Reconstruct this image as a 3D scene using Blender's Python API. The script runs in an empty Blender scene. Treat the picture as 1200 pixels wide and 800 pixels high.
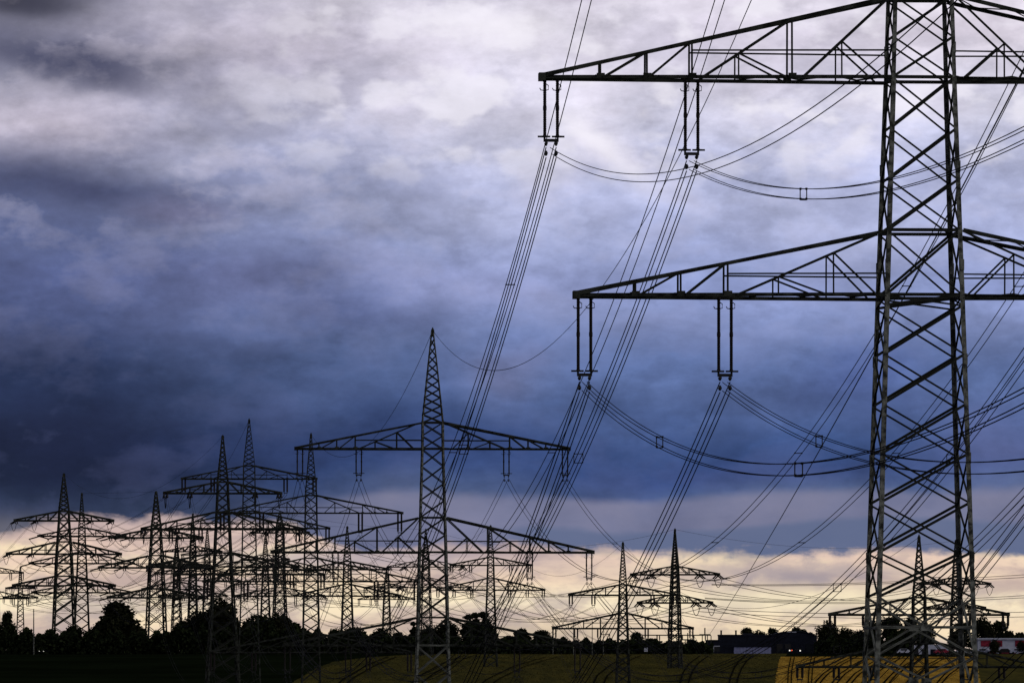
import bpy, bmesh, math, random
from mathutils import Vector, Matrix
random.seed(7)
sc = bpy.context.scene
COL = sc.collection
# ------------------------------------------------------------------ camera
F = 8000.0            # focal length in pixels of a 1200 pixel wide picture (a long telephoto lens)
EYE = 20.0            # camera height
HY = 762.0            # eye level
cam_d = bpy.data.cameras.new('camera')
cam = bpy.data.objects.new('camera', cam_d)
COL.objects.link(cam)
cam_d.sensor_width = 36.0
cam_d.lens = 36.0 * F / 1200.0
cam_d.shift_y = (HY - 400.0) / 1200.0
cam_d.clip_start = 0.5
cam_d.clip_end = 80000.0
cam.location = (0, 0, EYE)
cam.rotation_euler = (math.radians(90), 0, 0)
sc.camera = cam
sc.view_settings.view_transform = 'Standard'
sc.view_settings.look = 'None'
sc.view_settings.gamma = 1.0
sc.view_settings.exposure = 0.0
sc.view_settings.use_curve_mapping = False

# ------------------------------------------------------------------ node helper
class N:
    """tiny expression helper: every value is a socket or a number"""
    def __init__(s, tree): s.t = tree
    def m(s, op, a, b=None, c=None, clamp=False):
        n = s.t.nodes.new('ShaderNodeMath'); n.operation = op; n.use_clamp = clamp
        for i, v in enumerate((a, b, c)):
            if v is None: continue
            if hasattr(v, 'is_output'): s.t.links.new(v, n.inputs[i])
            else: n.inputs[i].default_value = v
        return n.outputs[0]
    def add(s, a, b): return s.m('ADD', a, b)
    def sub(s, a, b): return s.m('SUBTRACT', a, b)
    def mul(s, a, b): return s.m('MULTIPLY', a, b)
    def smooth(s, v, a, b):
        n = s.t.nodes.new('ShaderNodeMapRange'); n.interpolation_type = 'SMOOTHSTEP'
        s.t.links.new(v, n.inputs['Value'])
        n.inputs['From Min'].default_value = a; n.inputs['From Max'].default_value = b
        return n.outputs['Result']
    def blob(s, u, v, u0, v0, a, b, rot=0.0):
        du, dv = s.sub(u, u0), s.sub(v, v0)
        if rot:
            c, q = math.cos(rot), math.sin(rot)
            du, dv = s.add(s.mul(du, c), s.mul(dv, q)), s.sub(s.mul(dv, c), s.mul(du, q))
        e = s.add(s.m('POWER', s.m('ABSOLUTE', s.mul(du, 1.0 / a)), 2.0), s.m('POWER', s.m('ABSOLUTE', s.mul(dv, 1.0 / b)), 2.0))
        return s.m('EXPONENT', s.mul(e, -1.0))
    def mix(s, f, a, b):
        n = s.t.nodes.new('ShaderNodeMix'); n.data_type = 'RGBA'; n.clamp_factor = True
        ins = [n.inputs[0], n.inputs[6], n.inputs[7]]
        for i, v in zip(ins, (f, a, b)):
            if hasattr(v, 'is_output'): s.t.links.new(v, i)
            elif isinstance(v, (int, float)): i.default_value = v
            else: i.default_value = (*v[:3], 1)
        return n.outputs[2]
    def noise(s, vec, scale, detail=6, rough=0.55, dist=0.0):
        n = s.t.nodes.new('ShaderNodeTexNoise')
        n.inputs['Scale'].default_value = scale; n.inputs['Detail'].default_value = detail
        n.inputs['Roughness'].default_value = rough; n.inputs['Distortion'].default_value = dist
        s.t.links.new(vec, n.inputs['Vector'])
        return n.outputs['Fac']
    def comb(s, x, y, z=0.0):
        n = s.t.nodes.new('ShaderNodeCombineXYZ')
        for i, v in enumerate((x, y, z)):
            if hasattr(v, 'is_output'): s.t.links.new(v, n.inputs[i])
            else: n.inputs[i].default_value = v
        return n.outputs[0]

def lin(r, g, b):
    f = lambda c: ((c / 255 + 0.055) / 1.055) ** 2.4 if c > 10 else c / 255 / 12.92
    return (f(r), f(g), f(b))

# ------------------------------------------------------------------ sky: storm clouds over a clear band at the horizon
SUN_EL, SUN_AZ = math.radians(24), math.radians(112)      # azimuth clockwise from +Y
world = bpy.data.worlds.new('World'); sc.world = world
world.use_nodes = True
wt = world.node_tree; wt.nodes.clear(); n = N(wt)
geo = wt.nodes.new('ShaderNodeTexCoord')
sep = wt.nodes.new('ShaderNodeSeparateXYZ'); wt.links.new(geo.outputs['Generated'], sep.inputs[0])
X, Y, Z = sep.outputs
az = n.m('ARCTAN2', X, Y)
el = n.m('ARCSINE', Z)
U0 = n.add(n.mul(az, F), 600.0)             # cloud coordinates: 8000 units to the radian
V0 = n.sub(HY, n.mul(el, F))
P = n.comb(n.mul(U0, 0.0028), n.mul(V0, 0.0052), 3.7)
w1 = n.sub(n.noise(P, 1.0, 5, 0.55), 0.5)
P2 = n.comb(n.mul(U0, 0.003), n.mul(V0, 0.0055), 11.2)
w2 = n.sub(n.noise(P2, 1.0, 5, 0.55), 0.5)
U = n.add(U0, n.mul(w1, 260.0))
V = n.add(V0, n.mul(w2, 150.0))
Vs = n.add(V0, n.mul(w2, 60.0))              # the lower edge is nearly level
# vertical succession of the cloud deck
def ramp(fac, stops):
    r = wt.nodes.new('ShaderNodeValToRGB'); r.color_ramp.interpolation = 'EASE'
    wt.links.new(fac, r.inputs[0]); e = r.color_ramp.elements
    while len(e) < len(stops): e.new(0.5)
    for k, (p, c) in zip(e, stops): k.position = p; k.color = (*lin(*c), 1)
    return r.outputs[0]
t = n.mul(n.add(V, 800.0), 1 / 1600.0)
py = lambda y: (y + 800.0) / 1600.0
colL = ramp(t, [(0, (70, 76, 92)), (py(-250), (92, 95, 114)), (py(20), (148, 148, 168)), (py(150), (152, 154, 180)), (py(235), (94, 103, 140)), (py(340), (86, 97, 142)), (py(430), (42, 55, 90)), (py(540), (28, 38, 64)), (py(620), (52, 64, 92))])
colR = ramp(t, [(0, (70, 76, 92)), (py(-250), (106, 109, 130)), (py(10), (238, 234, 246)), (py(120), (216, 215, 235)), (py(220), (182, 188, 224)), (py(330), (143, 156, 204)), (py(440), (94, 114, 164)), (py(530), (62, 86, 138)), (py(600), (88, 103, 140))])
c = n.mix(n.smooth(U, 60.0, 640.0), colL, colR)
f1 = n.noise(n.comb(n.mul(U0, 0.0066), n.mul(V0, 0.0115), 5.0), 1.0, 9, 0.56, 0.15)
f2 = n.noise(n.comb(n.mul(U0, 0.022), n.mul(V0, 0.036), 9.0), 1.0, 7, 0.58, 0.1)
f3 = n.noise(n.comb(n.mul(U0, 0.0045), n.mul(V0, 0.021), 17.0), 1.0, 7, 0.58, 0.4)
def lay(c, f, col, amount=1.0): return n.mix(n.mul(f, amount), c, lin(*col))
top_fade = n.sub(1.0, n.smooth(V0, 150.0, 420.0))
c = lay(c, n.blob(U, V, 580, 40, 200, 70), (240, 236, 250), 0.9)
c = lay(c, n.blob(U, V, 320, 60, 260, 80), (186, 179, 198), 0.8)
c = lay(c, n.blob(U, V0, 60, 146, 120, 36), (190, 182, 200), 0.9)
c = lay(c, n.blob(U, V, 880, 60, 260, 70), (214, 206, 224), 0.75)
c = lay(c, n.blob(U, V, 1150, 30, 120, 50), (212, 200, 212), 0.6)
c = lay(c, n.blob(n.add(U0, n.mul(w1, 120.0)), n.add(V0, n.mul(w2, 90.0)), 85, 72, 120, 32, 0.2), (66, 69, 96), 0.9)
c = lay(c, n.blob(U0, V0, 30, 4, 80, 24), (58, 58, 74), 0.85)
c = lay(c, n.blob(U, V, 640, 5, 90, 16), (150, 140, 160), 0.6)
c = lay(c, n.blob(U, V0, 740, 165, 80, 22, 0.75), (236, 230, 246), 0.75)
c = lay(c, n.blob(U, V, 80, 228, 160, 26), (58, 64, 98), 0.75)
c = lay(c, n.blob(U, V, 230, 250, 60, 22), (120, 116, 148), 0.5)
c = lay(c, n.blob(U, V, 330, 330, 130, 30), (92, 92, 132), 0.4)
c = lay(c, n.blob(U, V, 560, 330, 120, 34), (150, 150, 186), 0.35)
c = lay(c, n.blob(U, V, 420, 370, 90, 26), (52, 64, 112), 0.45)
c = lay(c, n.blob(U, V, 600, 440, 60, 30), (128, 132, 172), 0.55)
c = lay(c, n.blob(U, V, 1010, 440, 90, 40), (62, 76, 134), 0.5)
c = lay(c, n.blob(U, V, 1180, 520, 90, 46), (104, 110, 156), 0.5)
c = lay(c, n.blob(U, V, 60, 500, 220, 60), (24, 28, 52), 0.6)
c = lay(c, n.blob(U, Vs, 500, 520, 300, 34), (44, 58, 104), 0.55)
c = lay(c, n.blob(U, Vs, 880, 555, 240, 20), (52, 68, 120), 0.6)
# billows: lighter and darker clumps
bil = n.add(n.mul(n.sub(n.smooth(n.add(f1, n.mul(n.sub(f2, 0.5), 0.22)), 0.4, 0.62), 0.45), 0.34), n.add(n.mul(n.sub(f1, 0.5), 0.7), n.mul(n.sub(f2, 0.5), 0.4)))     # about -0.5 .. 0.5
c = n.mix(n.m('MULTIPLY', n.mul(bil, n.sub(1.0, n.mul(n.smooth(V0, 170.0, 300.0), 0.45))), 0.85, clamp=True), c, n.mix(n.smooth(V0, 150.0, 480.0), lin(228, 220, 236), lin(96, 104, 150)))
c = n.mix(n.m('MULTIPLY', bil, -0.8, clamp=True), c, n.mix(n.smooth(V0, 120.0, 480.0), lin(92, 92, 120), lin(24, 30, 60)))
f5 = n.noise(n.comb(n.mul(U0, 0.05), n.mul(V0, 0.075), 41.0), 1.0, 6, 0.65, 0.0)
f6 = n.noise(n.comb(n.mul(U0, 0.0062), n.mul(V0, 0.0135), 57.0), 1.0, 9, 0.58, 0.0)
gain = n.add(1.0, n.add(n.mul(n.sub(f5, 0.5), 0.35), n.mul(n.sub(f6, 0.5), 1.25)))
vm = wt.nodes.new('ShaderNodeVectorMath'); vm.operation = 'SCALE'; wt.links.new(c, vm.inputs[0]); wt.links.new(n.m('MAXIMUM', gain, 0.35), vm.inputs['Scale'])
c = vm.outputs[0]
# puffy, crisper cumulus heads in the bright upper part
pf = n.m('ABSOLUTE', n.sub(n.noise(n.comb(n.mul(U0, 0.0085), n.mul(V0, 0.013), 31.0), 1.0, 5, 0.5, 0.0), 0.5))
heads = n.mul(n.smooth(pf, 0.04, 0.15), n.mul(n.sub(1.0, n.smooth(V0, 130.0, 260.0)), n.smooth(U0, 120.0, 560.0)))
c = n.mix(n.mul(heads, 0.6), c, lin(248, 244, 254))
c = lay(c, n.blob(n.add(U0, n.mul(w1, 160.0)), n.add(V0, n.mul(w2, 80.0)), 70, 76, 120, 22, 0.2), (68, 71, 98), 0.65)
c = lay(c, n.blob(n.add(U0, n.mul(w1, 60.0)), n.add(V0, n.mul(w2, 60.0)), 30, 6, 70, 18), (56, 56, 72), 0.7)
c = lay(c, n.blob(n.add(U0, n.mul(n.sub(f2, 0.5), 70.0)), n.add(V0, n.mul(n.sub(f1, 0.5), 50.0)), 585, 38, 60, 20), (250, 246, 254), 0.7)
c = lay(c, n.blob(n.add(U0, n.mul(n.sub(f2, 0.5), 40.0)), n.add(V0, n.mul(n.sub(f1, 0.5), 40.0)), 695, 165, 62, 15, 0.7), (246, 242, 252), 0.75)
# grey band above the lower cloud edge
wid = n.smooth(U0, 250.0, 520.0)
c = n.mix(n.mul(n.mul(n.smooth(Vs, 572.0, 588.0), wid), 0.72), c, n.mix(f1, lin(84, 96, 136), lin(158, 152, 172)))
c = n.mix(n.mul(n.mul(n.smooth(Vs, 612.0, 622.0), n.smooth(U0, 560.0, 640.0)), 0.75), c, lin(92, 106, 140))
c = n.mix(n.mul(n.blob(U0, V0, 10, 620, 60, 16), 0.6), c, lin(120, 118, 130))
# the clear band under the deck: its upper edge steps down from left to right
edge = n.add(n.add(606.0, n.mul(n.smooth(U0, 330.0, 420.0), 34.0)), n.mul(n.sub(f3, 0.5), 44.0))
edge = n.add(edge, n.mul(n.sub(f2, 0.5), 34.0))
edge = n.add(edge, n.mul(n.sub(1.0, n.smooth(U0, 10.0, 70.0)), 18.0))
k = n.sub(V0, edge)
band_in = n.smooth(k, -2.0, 12.0)
crm = ramp(n.mul(n.sub(V0, 600.0), 1 / 170.0), [(0, (216, 192, 190)), (0.25, (236, 206, 188)), (0.45, (244, 217, 190)), (0.62, (253, 236, 203)), (0.8, (244, 220, 190)), (1.0, (204, 186, 172))])
crm = n.mix(n.smooth(f3, 0.5, 0.68), crm, lin(252, 230, 192))
crm = n.mix(n.m('MULTIPLY', n.smooth(f2, 0.52, 0.34), 0.5), crm, lin(176, 158, 158))
crm = n.mix(n.m('MULTIPLY', n.smooth(f3, 0.54, 0.34), 0.8), crm, lin(182, 160, 158))
crm = n.mix(n.m('MULTIPLY', n.smooth(f6, 0.48, 0.34), 0.55), crm, lin(172, 158, 160))
crm = n.mix(n.mul(n.blob(U0, V0, 420, 655, 200, 14), 0.7), crm, lin(166, 158, 172))
crm = n.mix(n.mul(n.blob(U0, V0, 960, 700, 160, 16), 0.7), crm, lin(254, 238, 200))
crm = n.mix(n.mul(n.blob(U0, n.add(V0, n.mul(n.sub(f2, 0.5), 40.0)), 930, 672, 170, 12), 0.75), crm, lin(158, 148, 158))
crm = n.mix(n.mul(n.blob(U0, V0, 620, 742, 220, 12), 0.55), crm, lin(186, 170, 150))
c = n.mix(band_in, c, crm)
bg = wt.nodes.new('ShaderNodeBackground'); wt.links.new(c, bg.inputs[0]); bg.inputs[1].default_value = 1.0
skyt = wt.nodes.new('ShaderNodeTexSky'); skyt.sky_type = 'NISHITA'; skyt.sun_disc = False
skyt.sun_elevation = SUN_EL; skyt.sun_rotation = SUN_AZ
bgs = wt.nodes.new('ShaderNodeBackground'); wt.links.new(skyt.outputs[0], bgs.inputs[0]); bgs.inputs[1].default_value = 0.05
mx = wt.nodes.new('ShaderNodeMixShader'); mx.inputs[0].default_value = 0.985     # the deck is all but closed
wt.links.new(bgs.outputs[0], mx.inputs[1]); wt.links.new(bg.outputs[0], mx.inputs[2])
wo = wt.nodes.new('ShaderNodeOutputWorld'); wt.links.new(mx.outputs[0], wo.inputs[0])

sun_d = bpy.data.lights.new('sun', 'SUN'); sun_d.energy = 0.5; sun_d.angle = math.radians(25)
sun_d.color = (1.0, 0.93, 0.82)
sun = bpy.data.objects.new('sun', sun_d); COL.objects.link(sun)
dirv = Vector((math.sin(SUN_AZ) * math.cos(SUN_EL), math.cos(SUN_AZ) * math.cos(SUN_EL), math.sin(SUN_EL)))
sun.rotation_euler = dirv.to_track_quat('Z', 'Y').to_euler()
sun.location = (0, 0, 200)

# ------------------------------------------------------------------ materials
def mat(name, col, rough=0.7, metal=0.0, spots=None, scale=1.0, bump=0.0, emit=None, strength=0.0, vary=0.35, spec=0.15):
    m = bpy.data.materials.new(name); m.use_nodes = True
    t = m.node_tree; q = N(t); b = t.nodes['Principled BSDF']
    tc = t.nodes.new('ShaderNodeTexCoord')
    f = q.noise(tc.outputs['Object'], scale, 6, 0.62)
    col2 = spots or tuple(v * (1 - vary) for v in col)
    c = q.mix(q.smooth(f, 0.38, 0.64), col2, col)
    t.links.new(c, b.inputs['Base Color'])
    b.inputs['Roughness'].default_value = rough; b.inputs['Metallic'].default_value = metal
    b.inputs['Specular IOR Level'].default_value = spec
    if bump:
        bp = t.nodes.new('ShaderNodeBump'); bp.inputs['Strength'].default_value = bump
        t.links.new(f, bp.inputs['Height']); t.links.new(bp.outputs[0], b.inputs['Normal'])
    if emit:
        b.inputs['Emission Color'].default_value = (*emit, 1); b.inputs['Emission Strength'].default_value = strength
    return m
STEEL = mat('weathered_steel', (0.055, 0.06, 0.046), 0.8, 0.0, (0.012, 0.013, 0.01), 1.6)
LIT_LICHEN = mat('lit_steel_with_lichen', (0.27, 0.28, 0.235), 0.8, 0.0, (0.035, 0.037, 0.03), 2.9, 0.2)  # lichen patches on a paler steel copy; light on the members is painted in
PORC = mat('brown_porcelain', (0.022, 0.016, 0.013), 0.5)
FIT = mat('dark_fittings', (0.04, 0.04, 0.038), 0.5)
CABLE = mat('aluminium_cable', (0.02, 0.02, 0.022), 0.9, spec=0.05)
LEAF = mat('dark_foliage', (0.032, 0.042, 0.018), 1.0, 0, (0.012, 0.017, 0.008), 0.5, spec=0.0)
LEAF2 = mat('brownish_foliage', (0.034, 0.036, 0.018), 1.0, 0, (0.014, 0.016, 0.008), 0.5, spec=0.0)
BARK = mat('bark', (0.05, 0.04, 0.03), 0.9)
GROUND = mat('dark_grassland', (0.010, 0.015, 0.006), 1.0, 0, (0.005, 0.008, 0.003), 0.03, spec=0.0)
BLACK = mat('dark_building_cladding', (0.014, 0.017, 0.03), 0.8)
ROOFM = mat('roofing_felt', (0.03, 0.034, 0.05), 0.8)
WHITE = mat('white_cladding', (0.62, 0.64, 0.74), 0.5, vary=0.12)
BLUEW = mat('pale_blue_sheet', (0.36, 0.38, 0.62), 0.4, vary=0.15)
RED = mat('red_cladding', (0.35, 0.03, 0.06), 0.5)
GLASS = mat('dark_glass', (0.02, 0.024, 0.03), 0.1)
LAMPW = mat('lit_white_lamp', (0.9, 0.9, 0.9), 0.3, emit=(1.0, 0.95, 0.85), strength=1.1)
LAMPR = mat('lit_red_lamp', (0.9, 0.1, 0.05), 0.3, emit=(1.0, 0.12, 0.05), strength=1.1)
TYRE = mat('rubber', (0.02, 0.02, 0.02), 0.9)

# ------------------------------------------------------------------ object helpers
def link(name, me, parent=None, m=None):
    o = bpy.data.objects.new(name, me); COL.objects.link(o)
    if parent is not None: o.parent = parent
    if m is not None and me is not None and not me.materials: me.materials.append(m)
    return o
def tag(o, label=None, cat=None, group=None, kind=None):
    if label: o['label'] = label
    if cat: o['category'] = cat
    if group: o['group'] = group
    if kind: o['kind'] = kind
    return o
def empty(name, loc, yaw=0.0):
    o = bpy.data.objects.new(name, None); COL.objects.link(o); o.location = loc; o.rotation_euler = (0, 0, yaw)
    o.empty_display_size = 0.5
    return o
class MB:
    def __init__(s): s.v = []; s.f = []
    def add(s, vs, fs):
        b = len(s.v); s.v += [tuple(v) for v in vs]; s.f += [tuple(i + b for i in f) for f in fs]
    def box(s, x0, x1, y0, y1, z0, z1):
        s.add([(x, y, z) for z in (z0, z1) for y in (y0, y1) for x in (x0, x1)],
              [(0, 2, 3, 1), (4, 5, 7, 6), (0, 1, 5, 4), (2, 6, 7, 3), (0, 4, 6, 2), (1, 3, 7, 5)])
    def tube(s, pts, r, k=4, cap=True):
        rr = r if isinstance(r, (list, tuple)) else [r] * len(pts)
        pts = [Vector(p) for p in pts]; vs = []; L = len(pts)
        for i, p in enumerate(pts):
            d = (pts[min(i + 1, L - 1)] - pts[max(i - 1, 0)]).normalized()
            a = d.cross(Vector((0, 0, 1)))
            if a.length < 1e-3: a = d.cross(Vector((1, 0, 0)))
            a.normalize(); b = d.cross(a)
            vs += [p + (a * math.cos(2 * math.pi * j / k) + b * math.sin(2 * math.pi * j / k)) * rr[i] for j in range(k)]
        fs = [(i * k + j, i * k + (j + 1) % k, (i + 1) * k + (j + 1) % k, (i + 1) * k + j) for i in range(L - 1) for j in range(k)]
        if cap: fs += [tuple(range(k))[::-1], tuple((L - 1) * k + j for j in range(k))]
        s.add(vs, fs)
    def lathe(s, prof, k=8, off=(0, 0, 0)):
        vs = [(off[0] + r * math.cos(2 * math.pi * j / k), off[1] + r * math.sin(2 * math.pi * j / k), off[2] + z) for r, z in prof for j in range(k)]
        L = len(prof)
        fs = [(i * k + j, i * k + (j + 1) % k, (i + 1) * k + (j + 1) % k, (i + 1) * k + j) for i in range(L - 1) for j in range(k)]
        s.add(vs, fs + [tuple(range(k))[::-1], tuple((L - 1) * k + j for j in range(k))])
    def bar(s, M): s.add([M @ Vector(v) for v in BV], BF)
    def mesh(s, name, m=None):
        me = bpy.data.meshes.new(name); me.from_pydata(s.v, [], s.f); me.update()
        if m: me.materials.append(m)
        return me
# unit angle section, length 1 along z
BT = 0.2
BC = [(0, 0), (1, 0), (1, BT), (BT, BT), (BT, 1), (0, 1)]
BV = [(x - 0.3, y - 0.3, 0.0) for x, y in BC] + [(x - 0.3, y - 0.3, 1.0) for x, y in BC]
BF = [(i, (i + 1) % 6, (i + 1) % 6 + 6, i + 6) for i in range(6)] + [(5, 4, 3, 0), (3, 2, 1, 0), (6, 9, 10, 11), (6, 7, 8, 9)]
_mb = MB(); _mb.add(BV, BF)
BARMESH = _mb.mesh('angle_bar', STEEL)
BARMESH_LIT = _mb.mesh('angle_bar_lit_lichen', LIT_LICHEN)
def barM(p0, p1, t, up=(0, 1, 0)):
    p0, p1 = Vector(p0), Vector(p1); z = p1 - p0
    x = Vector(up) - z * (Vector(up).dot(z) / z.length_squared)
    if x.length < 1e-4: x = Vector((1, 0, 0)) - z * (z.x / z.length_squared)
    x.normalize(); y = z.normalized().cross(x)
    return Matrix(((x.x * t, y.x * t, z.x, p0.x), (x.y * t, y.y * t, z.y, p0.y), (x.z * t, y.z * t, z.z, p0.z), (0, 0, 0, 1)))
def bar_obj(name, p0, p1, t, parent, up=(0, 1, 0), me=None):
    o = bpy.data.objects.new(name, me or BARMESH); COL.objects.link(o); o.parent = parent
    o.matrix_basis = barM(p0, p1, t, up)
    return o

# ------------------------------------------------------------------ terrain: camera hill, valley, far slope
TP = [(-3000, 10), (-400, 16), (-60, 18.0), (0, 18.35), (60, 18.2), (140, 17.2), (271, 15.0), (420, 8.0), (560, 3.2), (700, 1.8), (900, 2.6), (1050, 6.0),
      (1180, 10.4), (1290, 13.4), (1450, 15.5), (1650, 17.75), (1800, 19.0), (1900, 19.35), (2100, 19.2), (3000, 18.6), (6000, 18.2), (60000, 18.0)]
def tz(d):
    if d <= TP[0][0]: return TP[0][1]
    for i in range(len(TP) - 1):
        (a, za), (b, zb) = TP[i], TP[i + 1]
        if d <= b:
            def sl(j):
                if j <= 0 or j >= len(TP) - 1: return 0.0
                l = (TP[j][1] - TP[j - 1][1]) / (TP[j][0] - TP[j - 1][0]); r = (TP[j + 1][1] - TP[j][1]) / (TP[j + 1][0] - TP[j][0])
                return 0.0 if l * r <= 0 else 2 * l * r / (l + r)
            h = b - a; t = (d - a) / h; m0, m1 = sl(i) * h, sl(i + 1) * h
            return (2 * t**3 - 3 * t**2 + 1) * za + (t**3 - 2 * t**2 + t) * m0 + (-2 * t**3 + 3 * t**2) * zb + (t**3 - t**2) * m1
    return TP[-1][1]
def ypix(d): return HY + F * (EYE - tz(d)) / d
def dpix(y):          # distance on the far slope that lies at picture height y
    a, b = 1060.0, 1880.0
    for _ in range(50):
        m = (a + b) / 2
        if ypix(m) > y: a = m
        else: b = m
    return a
def at(px, y, d): return Vector(((px - 600) / F * d, d, EYE + (HY - y) / F * d))
ds = [-3000, -1500, -700, -400] + list(range(-300, 300, 30)) + list(range(300, 2200, 25)) + [2300, 2600, 3000, 4000, 6000, 10000, 20000, 40000, 60000]
xs = [-30000, -10000, -4000, -2000, -1200] + list(range(-800, 801, 50)) + [1200, 2000, 4000, 10000, 30000]
g = MB(); W = len(xs)
g.add([(x, d, tz(d)) for d in ds for x in xs], [(i * W + j, i * W + j + 1, (i + 1) * W + j + 1, (i + 1) * W + j) for i in range(len(ds) - 1) for j in range(W - 1)])
me = g.mesh('ground', GROUND)
for p in me.polygons: p.use_smooth = True
tag(link('ground', me), kind='structure')

def field_mat(name, a, b, streak, m0=0.4, m1=0.62):
    m = bpy.data.materials.new(name); m.use_nodes = True; t = m.node_tree; q = N(t); bs = t.nodes['Principled BSDF']
    tc = t.nodes.new('ShaderNodeTexCoord'); mp = t.nodes.new('ShaderNodeMapping'); t.links.new(tc.outputs['Object'], mp.inputs[0])
    mp.inputs['Scale'].default_value = (1.0, 0.06, 1.0); mp.inputs['Rotation'].default_value = (0, 0, 0.03)
    f = q.noise(mp.outputs[0], 0.28, 8, 0.7); f2 = q.noise(tc.outputs['Object'], 0.02, 5, 0.6)
    mp2 = t.nodes.new('ShaderNodeMapping'); t.links.new(tc.outputs['Object'], mp2.inputs[0]); mp2.inputs['Scale'].default_value = (0.6, 0.2, 1)
    f3 = q.noise(mp2.outputs[0], 1.4, 4, 0.8)
    c = q.mix(q.smooth(f, m0, m1), b, a); c = q.mix(q.mul(q.smooth(f2, 0.45, 0.7), 0.5), c, streak)
    c = q.mix(q.mul(q.smooth(f3, 0.5, 0.75), 0.5), c, tuple(v * 0.45 for v in b))
    t.links.new(c, bs.inputs['Base Color']); bs.inputs['Roughness'].default_value = 0.95; bs.inputs['Specular IOR Level'].default_value = 0.0
    return m
OLIVE = field_mat('olive_crop', (0.105, 0.088, 0.022), (0.066, 0.060, 0.018), (0.045, 0.045, 0.016))
GOLD = field_mat('ripe_grain', (0.62, 0.38, 0.06), (0.38, 0.22, 0.035), (0.46, 0.25, 0.035))
PALE = field_mat('mown_verge', (0.16, 0.13, 0.04), (0.10, 0.085, 0.03), (0.09, 0.08, 0.03))
TRACK = mat('wheel_track_soil', (0.014, 0.013, 0.007), 1.0, spec=0.0)
def sheet(name, left, right, lift, m, rows=60, cols=10, y0=765.6, y1=812):
    """a sheet on the far slope between two edge curves x(y)"""
    b = MB(); yy = [y0 + (y1 - y0) * i / rows for i in range(rows + 1)]
    vs = []
    for y in yy:
        d = dpix(y); ja, jb = random.uniform(-1.6, 1.6), random.uniform(-1.6, 1.6)
        for j in range(cols + 1):
            px = left(y) + ja + (right(y) + jb - left(y) - ja) * j / cols
            vs.append(((px - 600) / F * d, d, tz(d) + lift))
    b.add(vs, [(i * (cols + 1) + j, i * (cols + 1) + j + 1, (i + 1) * (cols + 1) + j + 1, (i + 1) * (cols + 1) + j) for i in range(rows) for j in range(cols)])
    return tag(link(name, b.mesh(name, m)), kind='structure')
def curve(pts):
    def f(y):
        if y <= pts[0][0]: return pts[0][1]
        for (a, xa), (b, xb) in zip(pts, pts[1:]):
            if y <= b: return xa + (xb - xa) * (y - a) / (b - a)
        return pts[-1][1]
    return f
leftedge = curve([(765.6, 560), (767, 480), (770, 430), (775, 392), (782, 372), (790, 358), (800, 343), (812, 330)])
goldedge = curve([(765.6, 922), (770, 916), (776, 913), (785, 911), (800, 909), (812, 906)])
sheet('crop_field', leftedge, lambda y: goldedge(y) + 2, 0.06, OLIVE)
sheet('wheat_field', goldedge, lambda y: 1142 + (y - 766) * 0.2, 0.14, GOLD, y0=769.5)
sheet('pasture_field', lambda y: 1141 + (y - 766) * 0.2, lambda y: 1500, 0.10, OLIVE, y0=766.5)
def stalks(name, x0f, x1f, y0, y1, count, lo, hi, m, label, seed):
    R = random.Random(seed); b = MB(); vs = []; fs = []
    d0, d1 = dpix(y1), dpix(y0)
    for i in range(count):
        d = R.uniform(d0, d1); y = ypix(d); a, c = x0f(y), x1f(y)
        px = R.uniform(a, c) + R.gauss(0, .7); x = (px - 600) / F * d; z = tz(d); h = R.uniform(lo, hi); w = R.uniform(.1, .32); q = R.uniform(-.2, .2); k = len(vs)
        vs += [(x - w, d + R.uniform(-.2, .2), z), (x + w, d + R.uniform(-.2, .2), z), (x + q, d, z + h)]; fs.append((k, k + 1, k + 2))
    b.v = vs; b.f = fs
    tag(link(name, b.mesh(name, m)), label, name.replace('_', ' '), kind='stuff')
stalks('wheat_stalks', goldedge, lambda y: 1141, 769.6, 804, 26000, .06, .3, GOLD, 'ripe golden grain standing in the field at the lower right', 3)
stalks('crop_plants', leftedge, goldedge, 766.2, 804, 26000, .05, .22, OLIVE, 'low dull green crop covering the middle field', 4)
def strip(name, pts, w, m, lift):
    """two parallel wheel tracks along picture points (px, y) laid on the slope"""
    P = [Vector(((x - 600) / F * dpix(y), dpix(y), 0)) for x, y in pts]
    fine = []
    for a, b in zip(P, P[1:]): fine += [a.lerp(b, k / 8) for k in range(8)]
    fine.append(P[-1]); b = MB(); vs = []
    for p in fine: vs += [(p.x - w / 2, p.y, tz(p.y) + lift), (p.x + w / 2, p.y, tz(p.y) + lift)]
    b.add(vs, [(2 * i, 2 * i + 1, 2 * i + 3, 2 * i + 2) for i in range(len(fine) - 1)])
    tag(link(name, b.mesh(name, m)), kind='structure')
def tramline(pts, sep, w, lift=0.24):
    strip('wheel_track', pts, w, TRACK, lift); strip('wheel_track', [(x + sep, y) for x, y in pts], w, TRACK, lift)
tramline([(874, 768), (866, 775), (860, 784), (856, 794), (854, 806)], 9, 0.36)
tramline([(820, 769), (808, 778), (801, 788), (797, 800), (796, 808)], 10, 0.36)
tramline([(640, 770), (600, 782), (572, 796), (558, 808)], 13, 0.36)
tramline([(545, 768), (520, 777), (496, 790), (478, 806)], 12, 0.36)
tramline([(740, 768), (716, 779), (700, 792), (694, 806)], 12, 0.36)
tramline([(455, 770), (430, 780), (404, 795), (392, 808)], 10, 0.45)
for k, x in enumerate((965, 985, 1002, 1020, 1046, 1072, 1108)):
    tramline([(x + 34, 770), (x + 18, 778), (x, 790), (x - 14, 808)], 6, 0.36, 0.3)
for x in (924, 948): tramline([(x + 3, 770.5), (x, 786), (x - 1, 808)], 4, 0.24, 0.3)

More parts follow.
